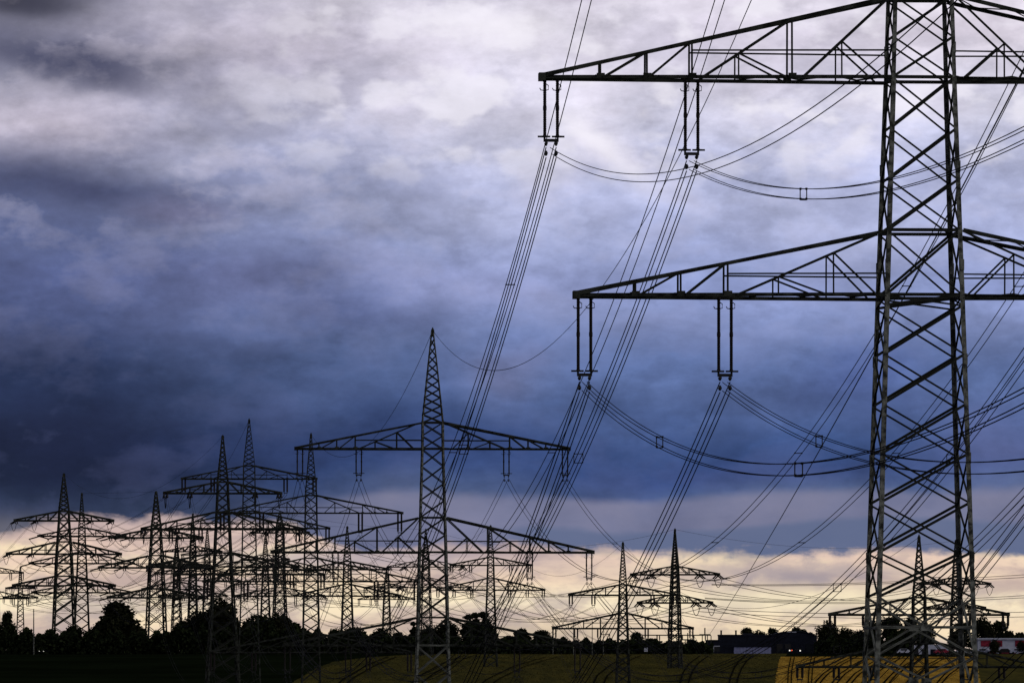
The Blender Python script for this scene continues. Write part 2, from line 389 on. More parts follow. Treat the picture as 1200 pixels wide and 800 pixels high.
# ------------------------------------------------------------------ pylons
TOWERS = {}
def prof_w(prof, z):
    for (a, wa), (b, wb) in zip(prof, prof[1:]):
        if z <= b: return wa + (wb - wa) * (z - a) / (b - a)
    return prof[-1][1]
SPECS = {
 'long': dict(vert=[.847, .725, .607, .345], diag=[(.84, .725), (.72, .607), (.58, .345), (.315, .085)], sub=[(2, .485, .36), (3, .215, .11)], hor=.607),
 'short': dict(vert=[.83, .70, .565], diag=[(.82, .70), (.685, .565), (.54, .11)], sub=[(2, .42, .28), (2, .262, .14)], hor=.565),
 'plain': dict(vert=[.78, .56, .32], diag=[(.77, .56), (.54, .32), (.30, .12)], sub=[], hor=.56),
}
def arm(root, side, hw, zb, dep, w0, spec, tc, tb, detail, wtop):
    """one side of a crossarm: chord mesh with its braces as children"""
    S = SPECS[spec]; u0 = w0 / 2 / hw
    def P(u, f, top):
        k = max(0.0, min(1.0, (u - u0) / (1 - u0)))
        hy = w0 / 2 * (1 - k) + 0.16 * k
        if top: hy = wtop / 2 * (1 - k) + 0.16 * k
        return Vector((side * u * hw, f * hy, zb + (dep * (1 - k) + tc * 0.6 * k if top else 0.0)))
    b = MB()
    for f in (-1, 1):
        b.bar(barM(P(u0, f, 0), P(1.005, f, 0), tc, (0, f, 0)))
        b.bar(barM(P(u0, f, 1), P(1.005, f, 1), tc, (0, -f, 0)))
    us = [u0 + (1 - u0) * i / (12 if detail else 5) for i in range((12 if detail else 5) + 1)]
    for i in range(len(us) - 1):
        f = 1 if i % 2 else -1
        b.bar(barM(P(us[i], f, 0) + Vector((0, 0, tc * .4)), P(us[i + 1], -f, 0) + Vector((0, 0, tc * .4)), tb * .8, (0, 0, 1)))
        if detail: b.bar(barM(P(us[i], f, 1), P(us[i + 1], -f, 1), tb * .6, (0, 0, 1)))
    tip = P(1.0, 0, 0); b.box(tip.x - tc * .9, tip.x + tc * .9, -0.3, 0.3, zb - tc * .8, zb + tc * 1.3)
    pieces = []
    for f in (-1, 1):
        off = Vector((0, f * tb * .5, 0))
        for u in S['vert']:
            if u > u0 + .04: pieces.append((P(u, f, 0), P(u, f, 1), tb))
        for a, c in S['diag']: pieces.append((P(a, f, 0) + off, P(max(c, u0), f, 1) + off, tb * 1.1))
        for di, us_, u2 in S['sub']:
            a, c = S['diag'][di]; c = max(c, u0)
            p = P(a, f, 0).lerp(P(c, f, 1), (a - us_) / (a - c))
            q = Vector((p.x, P(us_, f, 0).y, zb))
            pieces.append((q, p, tb * .8)); pieces.append((p, P(max(u2, u0 + .01), f, 0), tb * .9))
        z = dep * .33; ua = S['hor']
        pieces.append((Vector((side * ua * hw, P(ua, f, 0).y, zb + z)), Vector((side * u0 * hw, P(u0, f, 0).y, zb + z)), tb * .8))
    o = None
    if not detail:
        for p, q, t_ in pieces: b.bar(barM(p, q, t_))
    o = link('crossarm', b.mesh('crossarm', STEEL), root)
    if detail:
        # gusset plates where the main members meet
        for u in S['vert']:
            if u <= u0 + .04: continue
            for f in (-1, 1):
                gb = MB(); p = P(u, f, 0); s_ = tc * 1.1; gb.box(p.x - s_, p.x + s_, p.y + f * .02, p.y + f * .05, p.z - .02, p.z + s_ * 1.1)
                link('gusset_plate', gb.mesh('gusset_plate', STEEL), o)
        for p, q, t_ in pieces: bar_obj('brace', p, q, t_, o)
    return o

def pylon(key, px, D, top, arms, wpx, label, short, detail=False, yaw=4.0, ins='hang', spec=None, leg=0.2, br=0.1, splay=.07, nodes=None, levels=None, zones=None, lens=None, depth=.215, light=False, group='lattice power pylons'):
    s = D / F; x = (px - 600) * s; zg = tz(D); yawr = math.radians(yaw)
    Zl = lambda y: EYE + (HY - y) * s - zg
    root = empty('power_pylon', (x, D, zg - 0.3), yawr); zoff = 0.3
    Zl0 = Zl; Zl = lambda y: Zl0(y) + zoff
    tag(root, label, 'pylon', group)
    wl = wpx[-1] * s; za = Zl(arms[-1][0])
    wbase = wl + splay * za * (1.0)
    prof = [(0.0, wbase), (za, wl)]
    for (y, hw), w in list(zip(arms, wpx[1:]))[::-1][1:]: prof.append((Zl(y), w * s))
    zt = Zl(arms[0][0]) + arms[0][1] * s * depth * .95
    prof.append((zt, prof_w(prof, zt) * .97)); prof.append((Zl(top), max(.16, wpx[0] * s)))
    # levels between key heights
    keys = [(0.0, 0)]
    A = []
    for i, (y, hw) in enumerate(arms):
        zb = Zl(y); dep = hw * s * depth * (.89, 1.0, .87)[i]
        A.append((zb, dep, hw * s / math.cos(yawr)))
    hard = [0.0]
    for zb, dep, _ in A[::-1]: hard += [zb, zb + dep]
    hard.append(Zl(top) - .05)
    lv = []
    if levels:
        lv = [Zl(y) for y in levels]; base_l = [0.0]
        n_ = max(1, round(lv[0] / (.8 * prof_w(prof, lv[0]) * 1.2)))
        lv = [lv[0] * i / n_ for i in range(n_)] + lv
        hard = [h for h in hard if h > lv[-1] + .3]; hard = [lv[-1]] + hard
        lv = lv[:-1]
    for a, b in zip(hard, hard[1:]):
        wmid = prof_w(prof, (a + b) / 2); n_ = max(1, round((b - a) / max(.72 * wmid, .55)))
        lv += [a + (b - a) * i / n_ for i in range(n_)]
    lv.append(hard[-1])
    # legs
    for sx in (-1, 1):
        for sy in (-1, 1):
            b = MB()
            for (a, wa), (c, wc) in zip(prof, prof[1:]):
                p0 = Vector((sx * wa / 2, sy * wa / 2, a)); p1 = Vector((sx * wc / 2, sy * wc / 2, c)); z = p1 - p0
                tt = leg * (0.55 if a >= zt - .01 else 1.0) * (0.85 if a > za + 1 else 1.0)
                M = Matrix(((-sx * tt, 0, z.x, p0.x), (0, -sy * tt, z.y, p0.y), (0, 0, z.z, p0.z), (0, 0, 0, 1)))
                b.bar(M)
                if detail and D < 400:      # splice plates on the leg
                    h = 1.2
                    while h < c - a:
                        p = p0 + z * (h / (c - a)); b.box(p.x - tt * .42, p.x + tt * .42, p.y - tt * .42, p.y + tt * .42, p.z - .22, p.z + .22); h += 3.9
            link('leg', b.mesh('leg', LIT_LICHEN if light else STEEL), root)  # light legs take the paler steel, their brightness put into the colour
    # face bracing
    mb = MB(); pieces = []
    faces = [((-1, -1), (1, -1)), ((-1, 1), (1, 1)), ((-1, -1), (-1, 1)), ((1, -1), (1, 1))]
    def corner(c, z): w = prof_w(prof, z); return Vector((c[0] * w / 2, c[1] * w / 2, z))
    dia = zones or []
    for a, b in zip(lv, lv[1:]):
        mid = (a + b) / 2
        if any(min(Zl(y1), Zl(y0)) < mid < max(Zl(y1), Zl(y0)) for y0, y1 in dia): continue
        for fi, (c0, c1) in enumerate(faces):
            k = 1.35 if (fi < 2) else 1.0
            pieces.append((corner(c0, a), corner(c1, b), br * k)); pieces.append((corner(c1, a), corner(c0, b), br * .95))
    for y0, y1 in dia:            # diamond panel: legs to the middle gusset and back
        z0, z1 = Zl(y0), Zl(y1)
        for c0, c1 in faces:
            g0 = (corner(c0, z1) + corner(c1, z1)) / 2
            for c in (c0, c1): pieces.append((corner(c, z0), g0, br * 1.1))
            if z1 < z0 and y1 < 790: pieces += [(corner(c0, z1), g0, br * 1.2), (g0, corner(c1, z1), br * 1.2)]
    for zb, dep, hwm in A:
        for z in (zb, zb + dep):
            for c0, c1 in faces: pieces.append((corner(c0, z), corner(c1, z), br * 1.6))
    ups = Vector((0, 1, 0))
    thin = detail
    for p, q, t_ in pieces:
        if thin: bar_obj('brace', p, q, t_, root, me=BARMESH_LIT if light and max(p.z, q.z) < Zl(738 if D > 400 else 690) else None)  # low braces look lit through the paler steel colour
        else: mb.bar(barM(p, q, t_))
    if not thin: tag(link('bracing', mb.mesh('bracing', STEEL), root), kind='stuff')
    if dia:                       # gusset plates in the middle of the diamond panels
        for y0, y1 in dia:
            z1 = Zl(y1)
            for c0, c1 in faces[:2]:
                g0 = (corner(c0, z1) + corner(c1, z1)) / 2; gb = MB(); gb.box(g0.x - .2, g0.x + .2, g0.y - .03, g0.y + .03, z1 - .12, z1 + .12)
                link('gusset_plate', gb.mesh('gusset_plate', LIT_LICHEN), root)
    # peak fitting
    pb = MB(); zt2 = Zl(top); pb.lathe([(.02, zt2 + .3), (max(.1, leg * .8), zt2), (max(.1, leg * .8), zt2 - .5), (.02, zt2 - .6)][::-1], 6); link('peak_cap', pb.mesh('peak_cap', STEEL), root)
    M = Matrix.Translation((x, D, zg - .3)) @ Matrix.Rotation(yawr, 4, 'Z')
    T = dict(root=root, M=M, nodes={}, peak=M @ Vector((0, 0, zt2)), short=short, D=D, Zl=Zl)
    sp = spec or (['plain'] * len(arms))
    names = {3: ['upper', 'middle', 'lower'], 2: ['upper', 'lower'], 1: ['only']}[len(arms)]
    for i, (zb, dep, hwm) in enumerate(A):
        w0, w1 = prof_w(prof, zb), prof_w(prof, zb + dep)
        for side in (-1, 1):
            arm(root, side, hwm, zb, dep, w0, sp[i], leg * .8, br, detail, w1)
            nd = (nodes or [[.975, .56]] * 3)[i]
            for j, u in enumerate(nd):
                where = ('outer', 'inner')[min(j, 1)] if len(nd) < 3 else ('outer', 'middle', 'inner')[j]
                L = (lens or {}).get((i, j), (lens or {}).get('all', 3.0))
                p = M @ Vector((side * u * hwm, 0, zb - .05))
                T['nodes'][(i, side, j)] = dict(p=p, L=L, txt=f"{names[i]} {where}-{'left' if side < 0 else 'right'}", ins=ins)
    TOWERS[key] = T
    return T

# ------------------------------------------------------------------ insulators
_ins = {}
def rod_profile(L, r=.058, shed=.074, pitch=.07):
    pr = [(.03, 0), (.06, 0)]; z = 0
    parts_ = [(0.08, L * .5 - .07), (L * .5 + .07, L - .08)]
    for a, b in parts_:
        pr += [(.075, a - .05), (.075, a)]
        k = int((b - a) / pitch)
        for i in range(k): zz = a + (b - a) * i / k; pr += [(r, zz), (shed, zz + pitch * .45), (r, zz + pitch * .6)]
        pr += [(.075, b), (.075, b + .05)]
    pr += [(.04, L)]
    return [(rr, -zz) for rr, zz in pr]
def ins_set(T, key, nd, detail):
    L = nd['L']; yaw = T['root'].rotation_euler.z
    lab = f"{'pair of insulator rods' if detail else 'insulator'} at {nd['txt']} arm point of {T['short']}"
    o = empty('insulator_set', nd['p'], yaw); tag(o, lab, 'insulator', 'insulators hanging from the pylon arms')
    body = L - .45
    if ('rod', L, detail) not in _ins:
        b = MB()
        if detail: b.lathe(rod_profile(body)[::1], 10)
        else: b.lathe([(.03, 0), (.13, -.08), (.13, -body + .08), (.03, -body)], 6)
        _ins[('rod', L, detail)] = b.mesh('insulator_rod', PORC)
        b = MB()                                  # arcing ring: a horizontal hoop and its bracket
        pts = [Vector((.2 * math.cos(a * math.pi / 6), .2 * math.sin(a * math.pi / 6), 0)) for a in range(13)]
        b.tube(pts, .028, 5); b.box(-.25, .25, -.03, .03, -.035, .035)
        _ins['ring'] = b.mesh('arcing_ring', FIT)
        b = MB()                                  # arcing horn at the top
        b.tube([Vector((0, 0, 0)), Vector((-.16, 0, .02)), Vector((-.2, 0, .1))], .02, 5); b.tube([Vector((0, 0, 0)), Vector((.14, 0, .03)), Vector((.14, 0, .2)), Vector((.05, 0, .26))], .02, 5)
        _ins['horn'] = b.mesh('arcing_horn', FIT)
        b = MB(); b.box(-.3, .3, -.04, .04, -.06, .06); b.box(-.3, -.22, -.03, .03, 0, .2); b.box(.22, .3, -.03, .03, 0, .2)
        for sx in (-.2, .2): b.box(sx - .035, sx + .035, -.03, .03, -.22, -.02)
        _ins['yoke'] = b.mesh('yoke_plate', FIT)
        b = MB(); b.tube([Vector((0, -.28, .02)), Vector((0, -.1, -.03)), Vector((0, .1, -.03)), Vector((0, .28, .02))], .055, 6); b.box(-.04, .04, -.07, .07, -.05, .12)
        _ins['clamp'] = b.mesh('suspension_clamp', FIT)
    for sx in (-1, 1):
        r = link('insulator_rod', _ins[('rod', L, detail)], o); r.location = (sx * .25, 0, 0)
        if detail:
            q = link('arcing_ring', _ins['ring'], r); q.location = (sx * .03, 0, -body + .03)
            q = link('arcing_horn', _ins['horn'], r); q.location = (0, 0, -.45)
    y = link('yoke_plate', _ins['yoke'], o); y.location = (0, 0, -body - .12)
    if detail:
        for sx in (-1, 1):
            for k in (0, 1): q = link('suspension_clamp', _ins['clamp'], o); q.location = (sx * .2, 0, -L + .2 - k * .4)
def ins_tension(T, key, nd, da, dbv):
    """two strings pulled out along the line with a jumper loop below"""
    lab = f"strain insulators and jumper loop at {nd['txt']} arm point of {T['short']}"
    o = empty('strain_insulator', nd['p'], 0); tag(o, lab, 'insulator', 'strain insulators on the angle pylons')
    ends = []
    for d in (da, dbv):
        d = Vector(d).normalized(); e = d * 3.0 + Vector((0, 0, -.75)); ends.append(e)
        b = MB(); c = Vector((-d.y, d.x, 0)).normalized() * .28
        for k in (-1, 1): b.tube([c * k, e * .5 + c * k, e + c * k], [.15, .16, .15], 6)
        link('insulator_rod', b.mesh('insulator_rod', PORC), o)
    b = MB(); pts = []
    for i in range(13):
        t = i / 12; pts.append(ends[0].lerp(ends[1], t) + Vector((0, 0, -2.2 * 4 * t * (1 - t) * .9)))
    b.tube(pts, .07, 4); link('jumper_loop', b.mesh('jumper_loop', CABLE), o)
    nd['ends'] = ends

# ------------------------------------------------------------------ conductors
def sag_pts(a, b, sag, nseg): return [a.lerp(b, i / nseg) - Vector((0, 0, 4 * sag * (i / nseg) * (1 - i / nseg))) for i in range(nseg + 1)]
def bundle(a, b, sag, offs, r, label, spacers=(), nseg=48, fine=False, name='conductor_bundle', cat='power line'):
    o = empty(name, a); tag(o, label, cat, 'overhead conductors')
    pts = sag_pts(Vector((0, 0, 0)), b - a, sag, nseg)
    if len(offs) == 1: 
        mb = MB(); mb.tube(pts, r, 4); link('conductor', mb.mesh('conductor', CABLE), o); return o
    if fine:
        for ox, oz in offs:
            mb = MB(); mb.tube([p + Vector((ox, 0, oz)) for p in pts], r, 5); link('conductor', mb.mesh('conductor', CABLE), o)
        for t in spacers:
            p = (b - a) * t - Vector((0, 0, 4 * sag * t * (1 - t))); mb = MB()
            c = [Vector((ox, 0, oz)) for ox, oz in offs]
            if len(c) == 4:
                for u, v in ((0, 1), (1, 3), (3, 2), (2, 0)): mb.tube([c[u] * 1.1, c[v] * 1.1], .018, 4)
            else: mb.tube([c[0] * 1.1, c[1] * 1.1], .024, 4)
            for q in c: mb.box(q.x - .035, q.x + .035, -.09, .09, q.z - .035, q.z + .035)
            s_ = link('spacer', mb.mesh('spacer', FIT), o); s_.location = p
    else:
        mb = MB()
        for ox, oz in offs: mb.tube([p + Vector((ox, 0, oz)) for p in pts], r, 3, False)
        link('conductor', mb.mesh('conductor', CABLE), o)
    return o
QUAD = [(-.2, 0), (.2, 0), (-.2, -.4), (.2, -.4)]; TWIN = [(-.2, 0), (.2, 0)]; QNEAR = [(-.1, 0), (.1, 0), (-.1, -.34), (.1, -.34)]

# ================================================================== the pylons of the photograph
NOD = [[.97, .54], [.976, .605], [.976, .568]]
pylon('A1', 1078, 271, -518, [(-190, 377), (94, 443), (348, 403)], [3, 58, 73, 90],
      'huge dark lattice pylon in the foreground, cut off by the top of the picture', 'foreground pylon', detail=True, yaw=4.0,
      spec=['short', 'long', 'short'], leg=.185, br=.08, splay=.062, nodes=NOD, lens={(1, 0): 2.75, (1, 1): 3.25, (2, 0): 3.4, (2, 1): 3.4, 'all': 3.0},
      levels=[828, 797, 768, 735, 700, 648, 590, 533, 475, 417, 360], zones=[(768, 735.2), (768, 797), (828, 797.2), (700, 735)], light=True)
pylon('A2', 507, 638, 387, [(526, 160), (647, 188), (756, 174)], [1.5, 25, 32, 37],
      'tall complete lattice pylon with three arms left of the centre', 'central pylon', detail=True, yaw=3.5,
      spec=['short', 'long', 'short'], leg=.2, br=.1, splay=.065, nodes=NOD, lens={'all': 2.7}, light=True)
pylon('A3', 364.5, 960, 509, [(601, 107), (681, 126), (764, 118)], [1, 14, 17, 20],
      'lattice pylon whose upper arm crosses above the arm of the central pylon', 'pylon left of central one', detail=True, yaw=4,
      spec=['short', 'long', 'short'], leg=.2, br=.1, splay=.06, nodes=NOD, lens={'all': 3.0})
pylon('A4', 261, 1276, 511, [(578, 68), (620, 94), (664, 88)], [1.5, 13, 17, 21],
      'stout angle pylon left of the tallest one in the left cluster', 'stout cluster pylon', detail=True, yaw=8,
      ins='tension', leg=.34, br=.15, splay=.12, spec=['plain', 'short', 'short'])
pylon('B1', 292, 1080, 492, [(561, 79), (619, 94), (673, 88)], [1, 14, 16, 18],
      'tallest lattice pylon of the left cluster with twin insulators at its arm ends', 'tallest cluster pylon', detail=True, yaw=2,
      spec=['short', 'long', 'short'], leg=.22, br=.1, nodes=NOD, lens={'all': 2.5})
pylon('A5', 75, 1862, 555, [(610, 57), (649, 66), (686, 59)], [1.5, 12.5, 18, 21],
      'tall angle pylon near the left edge, peak against the dark cloud', 'tall left-edge pylon', ins='tension', leg=.45, br=.24, yaw=10, splay=.08)
pylon('B2', 96, 1872, 578, [(628, 51), (660, 61), (694, 58)], [1, 8, 11, 14],
      'shorter slim pylon just right of the tall left edge pylon', 'slim left-edge pylon', ins='tension', leg=.38, br=.2, yaw=6)
pylon('C1', 183, 1864, 576, [(630, 54), (665, 66), (700, 56)], [2, 12, 16, 19],
      'angle pylon standing alone between the left edge pair and the cluster', 'lone left pylon', ins='tension', leg=.45, br=.22, yaw=12)
pylon('D1', -6, 1900, 630, [(671, 33), (701, 39)], [1, 8, 10],
      'pylon at the left edge, only its right arms in view', 'cut-off pylon', leg=.3, br=.18, lens={'all': 2.2})
pylon('E1', 226, 1950, 602, [(646, 34), (672, 44), (698, 40)], [1, 7, 8, 9],
      'small far pylon with its peak just above the left cloud edge', 'small cluster pylon', leg=.32, br=.2, yaw=-6, lens={'all': 2.4})
pylon('E2', 207, 2050, 628, [(662, 30), (690, 40)], [1, 6, 8],
      'smallest pylon in the thicket of arms between lone pylon and cluster', 'smallest cluster pylon', leg=.32, br=.2, yaw=14, lens={'all': 2.4})
pylon('E6', 243, 2100, 618, [(650, 30), (680, 38)], [1, 6, 8],
      'thin far pylon just left of the stout angle pylon in the cluster', 'thin far cluster pylon', leg=.3, br=.17, yaw=9, lens={'all': 2.4})
pylon('E7', 311, 2150, 628, [(655, 28), (684, 36)], [1, 6, 8],
      'thin far pylon between the tallest and the dark cluster pylons', 'thin pylon inside cluster', leg=.3, br=.17, yaw=-4, lens={'all': 2.4})
pylon('E8', 24, 2500, 664, [(689, 17), (700, 20)], [1, 5, 6],
      'tiniest pylon low between the left edge and the first tall pylon', 'tiniest left-edge pylon', leg=.4, br=.24, yaw=4, lens={'all': 2.2})
pylon('E3', 328, 1862, 600, [(624, 34), (668, 58), (698, 52)], [1.5, 9, 11, 13],
      'dark angle pylon close behind the pylon left of the central one', 'dark cluster pylon', ins='tension', leg=.38, br=.18, yaw=-8)
pylon('E4', 407, 1860, 617, [(667, 48), (698, 62)], [1, 9, 11],
      'slim pylon with its peak showing above an arm of the central pylon', 'slim pylon under central arm', leg=.4, br=.2, yaw=5, lens={'all': 3})
pylon('E5', 453, 2300, 668, [(688, 24), (702, 33)], [1, 6, 7],
      'smallest squat pylon standing left of the central pylon', 'squat far pylon', leg=.3, br=.16, yaw=10, lens={'all': 2.2})
pylon('C2', 499, 1750, 620, [(664, 45), (688, 53)], [1, 8, 10],
      'small pylon seen through the body of the central pylon', 'pylon behind central body', ins='tension', leg=.26, br=.13, yaw=-10)
pylon('F3', 575, 1523, 616, [(662, 47), (691, 63)], [1.5, 7.5, 9.2],
      'slender two-arm pylon right of the central pylon', 'slender pylon', leg=.3, br=.13, yaw=4, nodes=[[.97, .5], [.98, .68, .35]], lens={'all': 1.9})
pylon('F2', 730, 1170, 636, [(697, 63), (736, 82)], [1.5, 9, 11.5],
      'two-arm pylon standing on the olive field right of the centre', 'olive field pylon', leg=.27, br=.12, yaw=4, nodes=[[.97, .55], [.98, .67, .34]], lens={'all': 2.0})
pylon('C3', 791, 1500, 620, [(673, 51), (706, 43)], [1, 8, 10.5],
      'angle pylon with hooked insulators left of the dark warehouse', 'warehouse angle pylon', ins='tension', leg=.34, br=.16, yaw=-16, splay=.05)
pylon('F1', 1077, 671, 629, [(720, 105), (781, 143)], [2, 15, 19],
      'two-arm pylon seen through the lattice of the foreground pylon', 'lattice-framed pylon', detail=True, yaw=4, leg=.2, br=.09, nodes=[[.97, .6], [.98, .68, .38]], lens={'all': 1.5})
pylon('C4', 1120, 1700, 633, [(684, 40), (712, 34)], [1, 8, 10],
      'far pylon hidden behind the right leg of the foreground pylon', 'pylon behind foreground leg', ins='tension', leg=.36, br=.2, yaw=-12)

near = {'A1', 'A2'}
# ------------------------------------------------------------------ the spans
def direction(a, b):
    v = (TOWERS[b]['M'].translation - TOWERS[a]['M'].translation); v.z = 0; return v.normalized()
chains = [('A1', 'A2', 'A3', 'A4', 'A5'), ('F1', 'F2', 'F3', 'E4', 'E1'), ('B1', 'C1', 'B2'), ('C4', 'C3', 'C2', 'E3', 'E2'), ('E5', 'E7', 'E6', 'E8'), ('A5', 'D1')]
nb = {}
for ch in chains:
    for a, b in zip(ch, ch[1:]): nb.setdefault(a, []).append(direction(a, b)); nb.setdefault(b, []).append(direction(b, a))
for key, T in TOWERS.items():
    dd = nb.get(key, [Vector((-.1, 1, 0))])
    if len(dd) == 1: dd = [dd[0], -dd[0]]
    for k, nd in T['nodes'].items():
        if key == 'A1' and (k[1] > 0 or k[0] == 0): continue            # outside the picture
        if nd['ins'] == 'hang': ins_set(T, k, nd, key in near)
        else: ins_tension(T, k, nd, dd[0], dd[1])
def attach(key, k, toward):
    nd = TOWERS[key]['nodes'][k]
    if nd['ins'] == 'hang': return nd['p'] + Vector((0, 0, -nd['L'] + .05))
    return nd['p'] + max(nd.get('ends', [Vector((0, 0, 0))]), key=lambda e: e.dot(toward))
for ch in chains:
    for a, b in zip(ch, ch[1:]):
        TA, TB = TOWERS[a], TOWERS[b]; fine = (a == 'A1')
        ka, kb = sorted(TA['nodes']), sorted(TB['nodes'])
        na, nbm = max(k[0] for k in ka), max(k[0] for k in kb)
        span = (TA['M'].translation - TB['M'].translation).length
        for k in ka:
            i = min(k[0], nbm); j = k[2]
            while (i, k[1], j) not in TB['nodes']: j -= 1
            pa, pb = attach(a, k, direction(a, b)), attach(b, (i, k[1], j), direction(b, a))
            sg = (17.0 if k[0] == 0 else 14.0) if fine else min(14.0, 11.0 * (span / 350) ** 2)
            if a in ('F2', 'F3', 'E4', 'C2', 'C3', 'C4', 'E3', 'E5', 'E6', 'E7', 'A5', 'B1', 'A4', 'C1'): sg = min(sg, 5.5)
            txt = TA['nodes'][k]['txt']
            if fine:
                q = TWIN if k[0] == 0 else QUAD
                bundle(pa, pb, sg, q, .022, f"{txt} {'twin' if k[0] == 0 else 'quad'} bundle from {TA['short']} to {TB['short']}", [.03 + .135 * m_ for m_ in range(1, 7)], 60, True)
            else:
                bundle(pa, pb, sg, TWIN, .024 if a == 'A2' else .026 if TA['D'] < 1000 else .036, f"{txt} wires from {TA['short']} to {TB['short']}", (), 26)
        if b not in ('A4', 'D1', 'E8'):
            bundle(TA['peak'], TB['peak'], 14.5 if fine else min(9, 8.0 * (span / 350) ** 2) , [(0, 0)], .024, f"single earth wire from peak of {TA['short']} to {TB['short']}", name='earth_wire')
# span towards the viewer from the foreground pylon
line = direction('A1', 'A2')
for k, (b_, c_) in {(1, -1, 0): (-43, 82), (1, -1, 1): (-42.5, 80), (2, -1, 0): (-42, 81), (2, -1, 1): (-41.5, 80)}.items():
    nd = TOWERS['A1']['nodes'][k]; p = attach('A1', k, line); S = .56
    d = Vector((24.6, -350, 0)) * S; e = Vector((p.x + d.x, p.y + d.y, p.z + b_ * S + c_ * S * S)); sag = c_ * S * S / 4
    bundle(p, e, sag, [(-.04, 0), (.04, -.26)] if k == (1, -1, 0) else QNEAR, .0155, f"{nd['txt']} bundle sagging from {TOWERS['A1']['short']} towards the viewer", {(1, 0): [.62], (1, 1): [.2, .66], (2, 0): [.165, .385], (2, 1): [.165, .43]}[(k[0], k[2])], 60, True)
# wires of a line that crosses from the angle pylon to the right behind everything
def wire_px(pts, label, r=.05):
    P_ = [at(*p) for p in pts]; a, m_, b = P_[0], P_[1], P_[2]
    q = []
    for i in range(41):
        t = i / 40; q.append(a * ((1 - t) * (1 - 2 * t)) + m_ * (4 * t * (1 - t)) + b * (t * (2 * t - 1)))
    mb = MB(); mb.tube([v - a for v in q], r, 4); o = link('overhead_wire', mb.mesh('overhead_wire', CABLE)); o.location = a
    tag(o, label, 'power line', 'overhead conductors')
for i, (ya, ym, yb) in enumerate([(684, 681, 664), (685, 683, 668), (700, 704, 688), (701, 706, 691), (712, 719, 712), (716, 724, 718)]):
    wire_px([(834 - 2 * (i // 2) * 4, ya, 1500), (1050, ym, 1560), (1330, yb, 1640)], ['highest', 'second', 'third', 'fourth', 'fifth', 'lowest'][i] + ' of six level wires running right from the angle pylon near the warehouse', .06)
wire_px([(1270, -60, 330), (935, 572, 640), (832, 742, 1480)], 'single steep wire coming down to the switchgear beside the dark warehouse', .045)
wire_px([(30, 640, 1850), (-60, 668, 1900), (-220, 660, 2000)], 'single wire running out of the picture from the tall left edge pylon', .06)

# ------------------------------------------------------------------ trees
def crown_mesh(seed, h, w, lobes, base, jag=0.0, faces=1900, m=LEAF, leaf=.34):
    R = random.Random(seed); b = MB(); L = []
    for i in range(lobes):
        t = R.random(); z = base + (h - base) * (0.12 + 0.74 * t); rad = w / 2 * (1 - abs(2 * t - .85) ** 2 * .5) * (1 - jag * t)
        a = R.uniform(0, 6.28); q = R.uniform(.15, .75) * rad; rr = R.uniform(.3, .5) * rad + .35
        L.append((Vector((math.cos(a) * q, math.sin(a) * q, z)), rr))
    L.append((Vector((0, 0, base + (h - base) * .5)), w * .3)); L.append((Vector((R.uniform(-.4, .4), 0, h - w * .16)), w * .17))
    vol = sum(r ** 2 for _, r in L)
    for c, r in L:
        for _ in range(int(faces * r * r / vol)):
            d = Vector((R.gauss(0, 1), R.gauss(0, 1), R.gauss(0, 1) * .9)).normalized() * r * (R.random() ** .35) * R.uniform(.85, 1.16)
            p = c + d; s = leaf * R.uniform(.55, 1.35)
            u = Vector((R.gauss(0, 1), R.gauss(0, 1), R.gauss(0, 1))).normalized(); v = u.orthogonal().normalized(); x = u.cross(v)
            b.add([p + v * s, p - v * s * .4 + x * s * .8, p - v * s * .9 - x * .3 * s, p + v * .2 * s - x * s * .8], [(0, 1, 2, 3)])
    return b.mesh('crown', m)
def trunk_mesh(seed, h, base):
    R = random.Random(seed); b = MB()
    b.tube([Vector((0, 0, -.4)), Vector((.05, 0, h * .3)), Vector((-.08, .05, h * .6)), Vector((0, 0, h * .86))], [.34, .26, .16, .05], 7)
    for i in range(6):
        z = h * R.uniform(.25, .65); a = R.uniform(0, 6.28); l = h * R.uniform(.16, .3); e = Vector((math.cos(a) * l, math.sin(a) * l, z + l * .9))
        b.tube([Vector((0, 0, z)), e * .5 + Vector((0, 0, z * .42)), e], [.13, .08, .03], 5)
    return b.mesh('trunk', BARK)
KIND = {}
for i, (k, h, w, lobes, base, jag, m_) in enumerate([('round', 12, 10, 12, 1.4, 0, LEAF), ('round', 11, 11, 15, 1.0, .1, LEAF2), ('broad', 9, 12, 15, .6, .1, LEAF),
                                   ('tall', 14, 7, 12, 1.2, .3, LEAF), ('bushy', 5, 7, 8, .2, .1, LEAF2), ('pine', 13, 5, 11, 1.5, .62, LEAF), ('loose', 12, 9, 9, 2.2, .1, LEAF2)]):
    KIND.setdefault(k, []).append((crown_mesh(40 + i, h, w, lobes, base, jag, 4200 if k != 'bushy' else 2000, m_), trunk_mesh(90 + i, h, base), h, w))
def tree(px, top, wpx, kind, label, D=1850):
    v = KIND[kind][random.randrange(len(KIND[kind]))]; zg = tz(D); H = EYE + (HY - top) / F * D - zg
    o = empty('tree' if kind not in ('pine', 'bushy') else {'pine': 'pine_tree', 'bushy': 'bush'}[kind], ((px - 600) / F * D, D, zg - .1), random.uniform(0, 6.28))
    sx = wpx * D / F / v[3] * 1.42; o.scale = (sx, sx, H / v[2] * 1.03)
    tag(o, label, 'bush' if kind == 'bushy' else 'tree', 'trees along the far edge of the fields')
    link('crown', v[0], o); link('trunk', v[1], o)
tree(9, 716, 24, 'round', 'dark round tree at the very left edge of the picture', 1840)
tree(31, 736, 26, 'bushy', 'low dark bush between the left edge tree and the first pylons', 1850)
tree(60, 737, 28, 'bushy', 'dark bush at the foot of the tall left edge pylon', 1852)
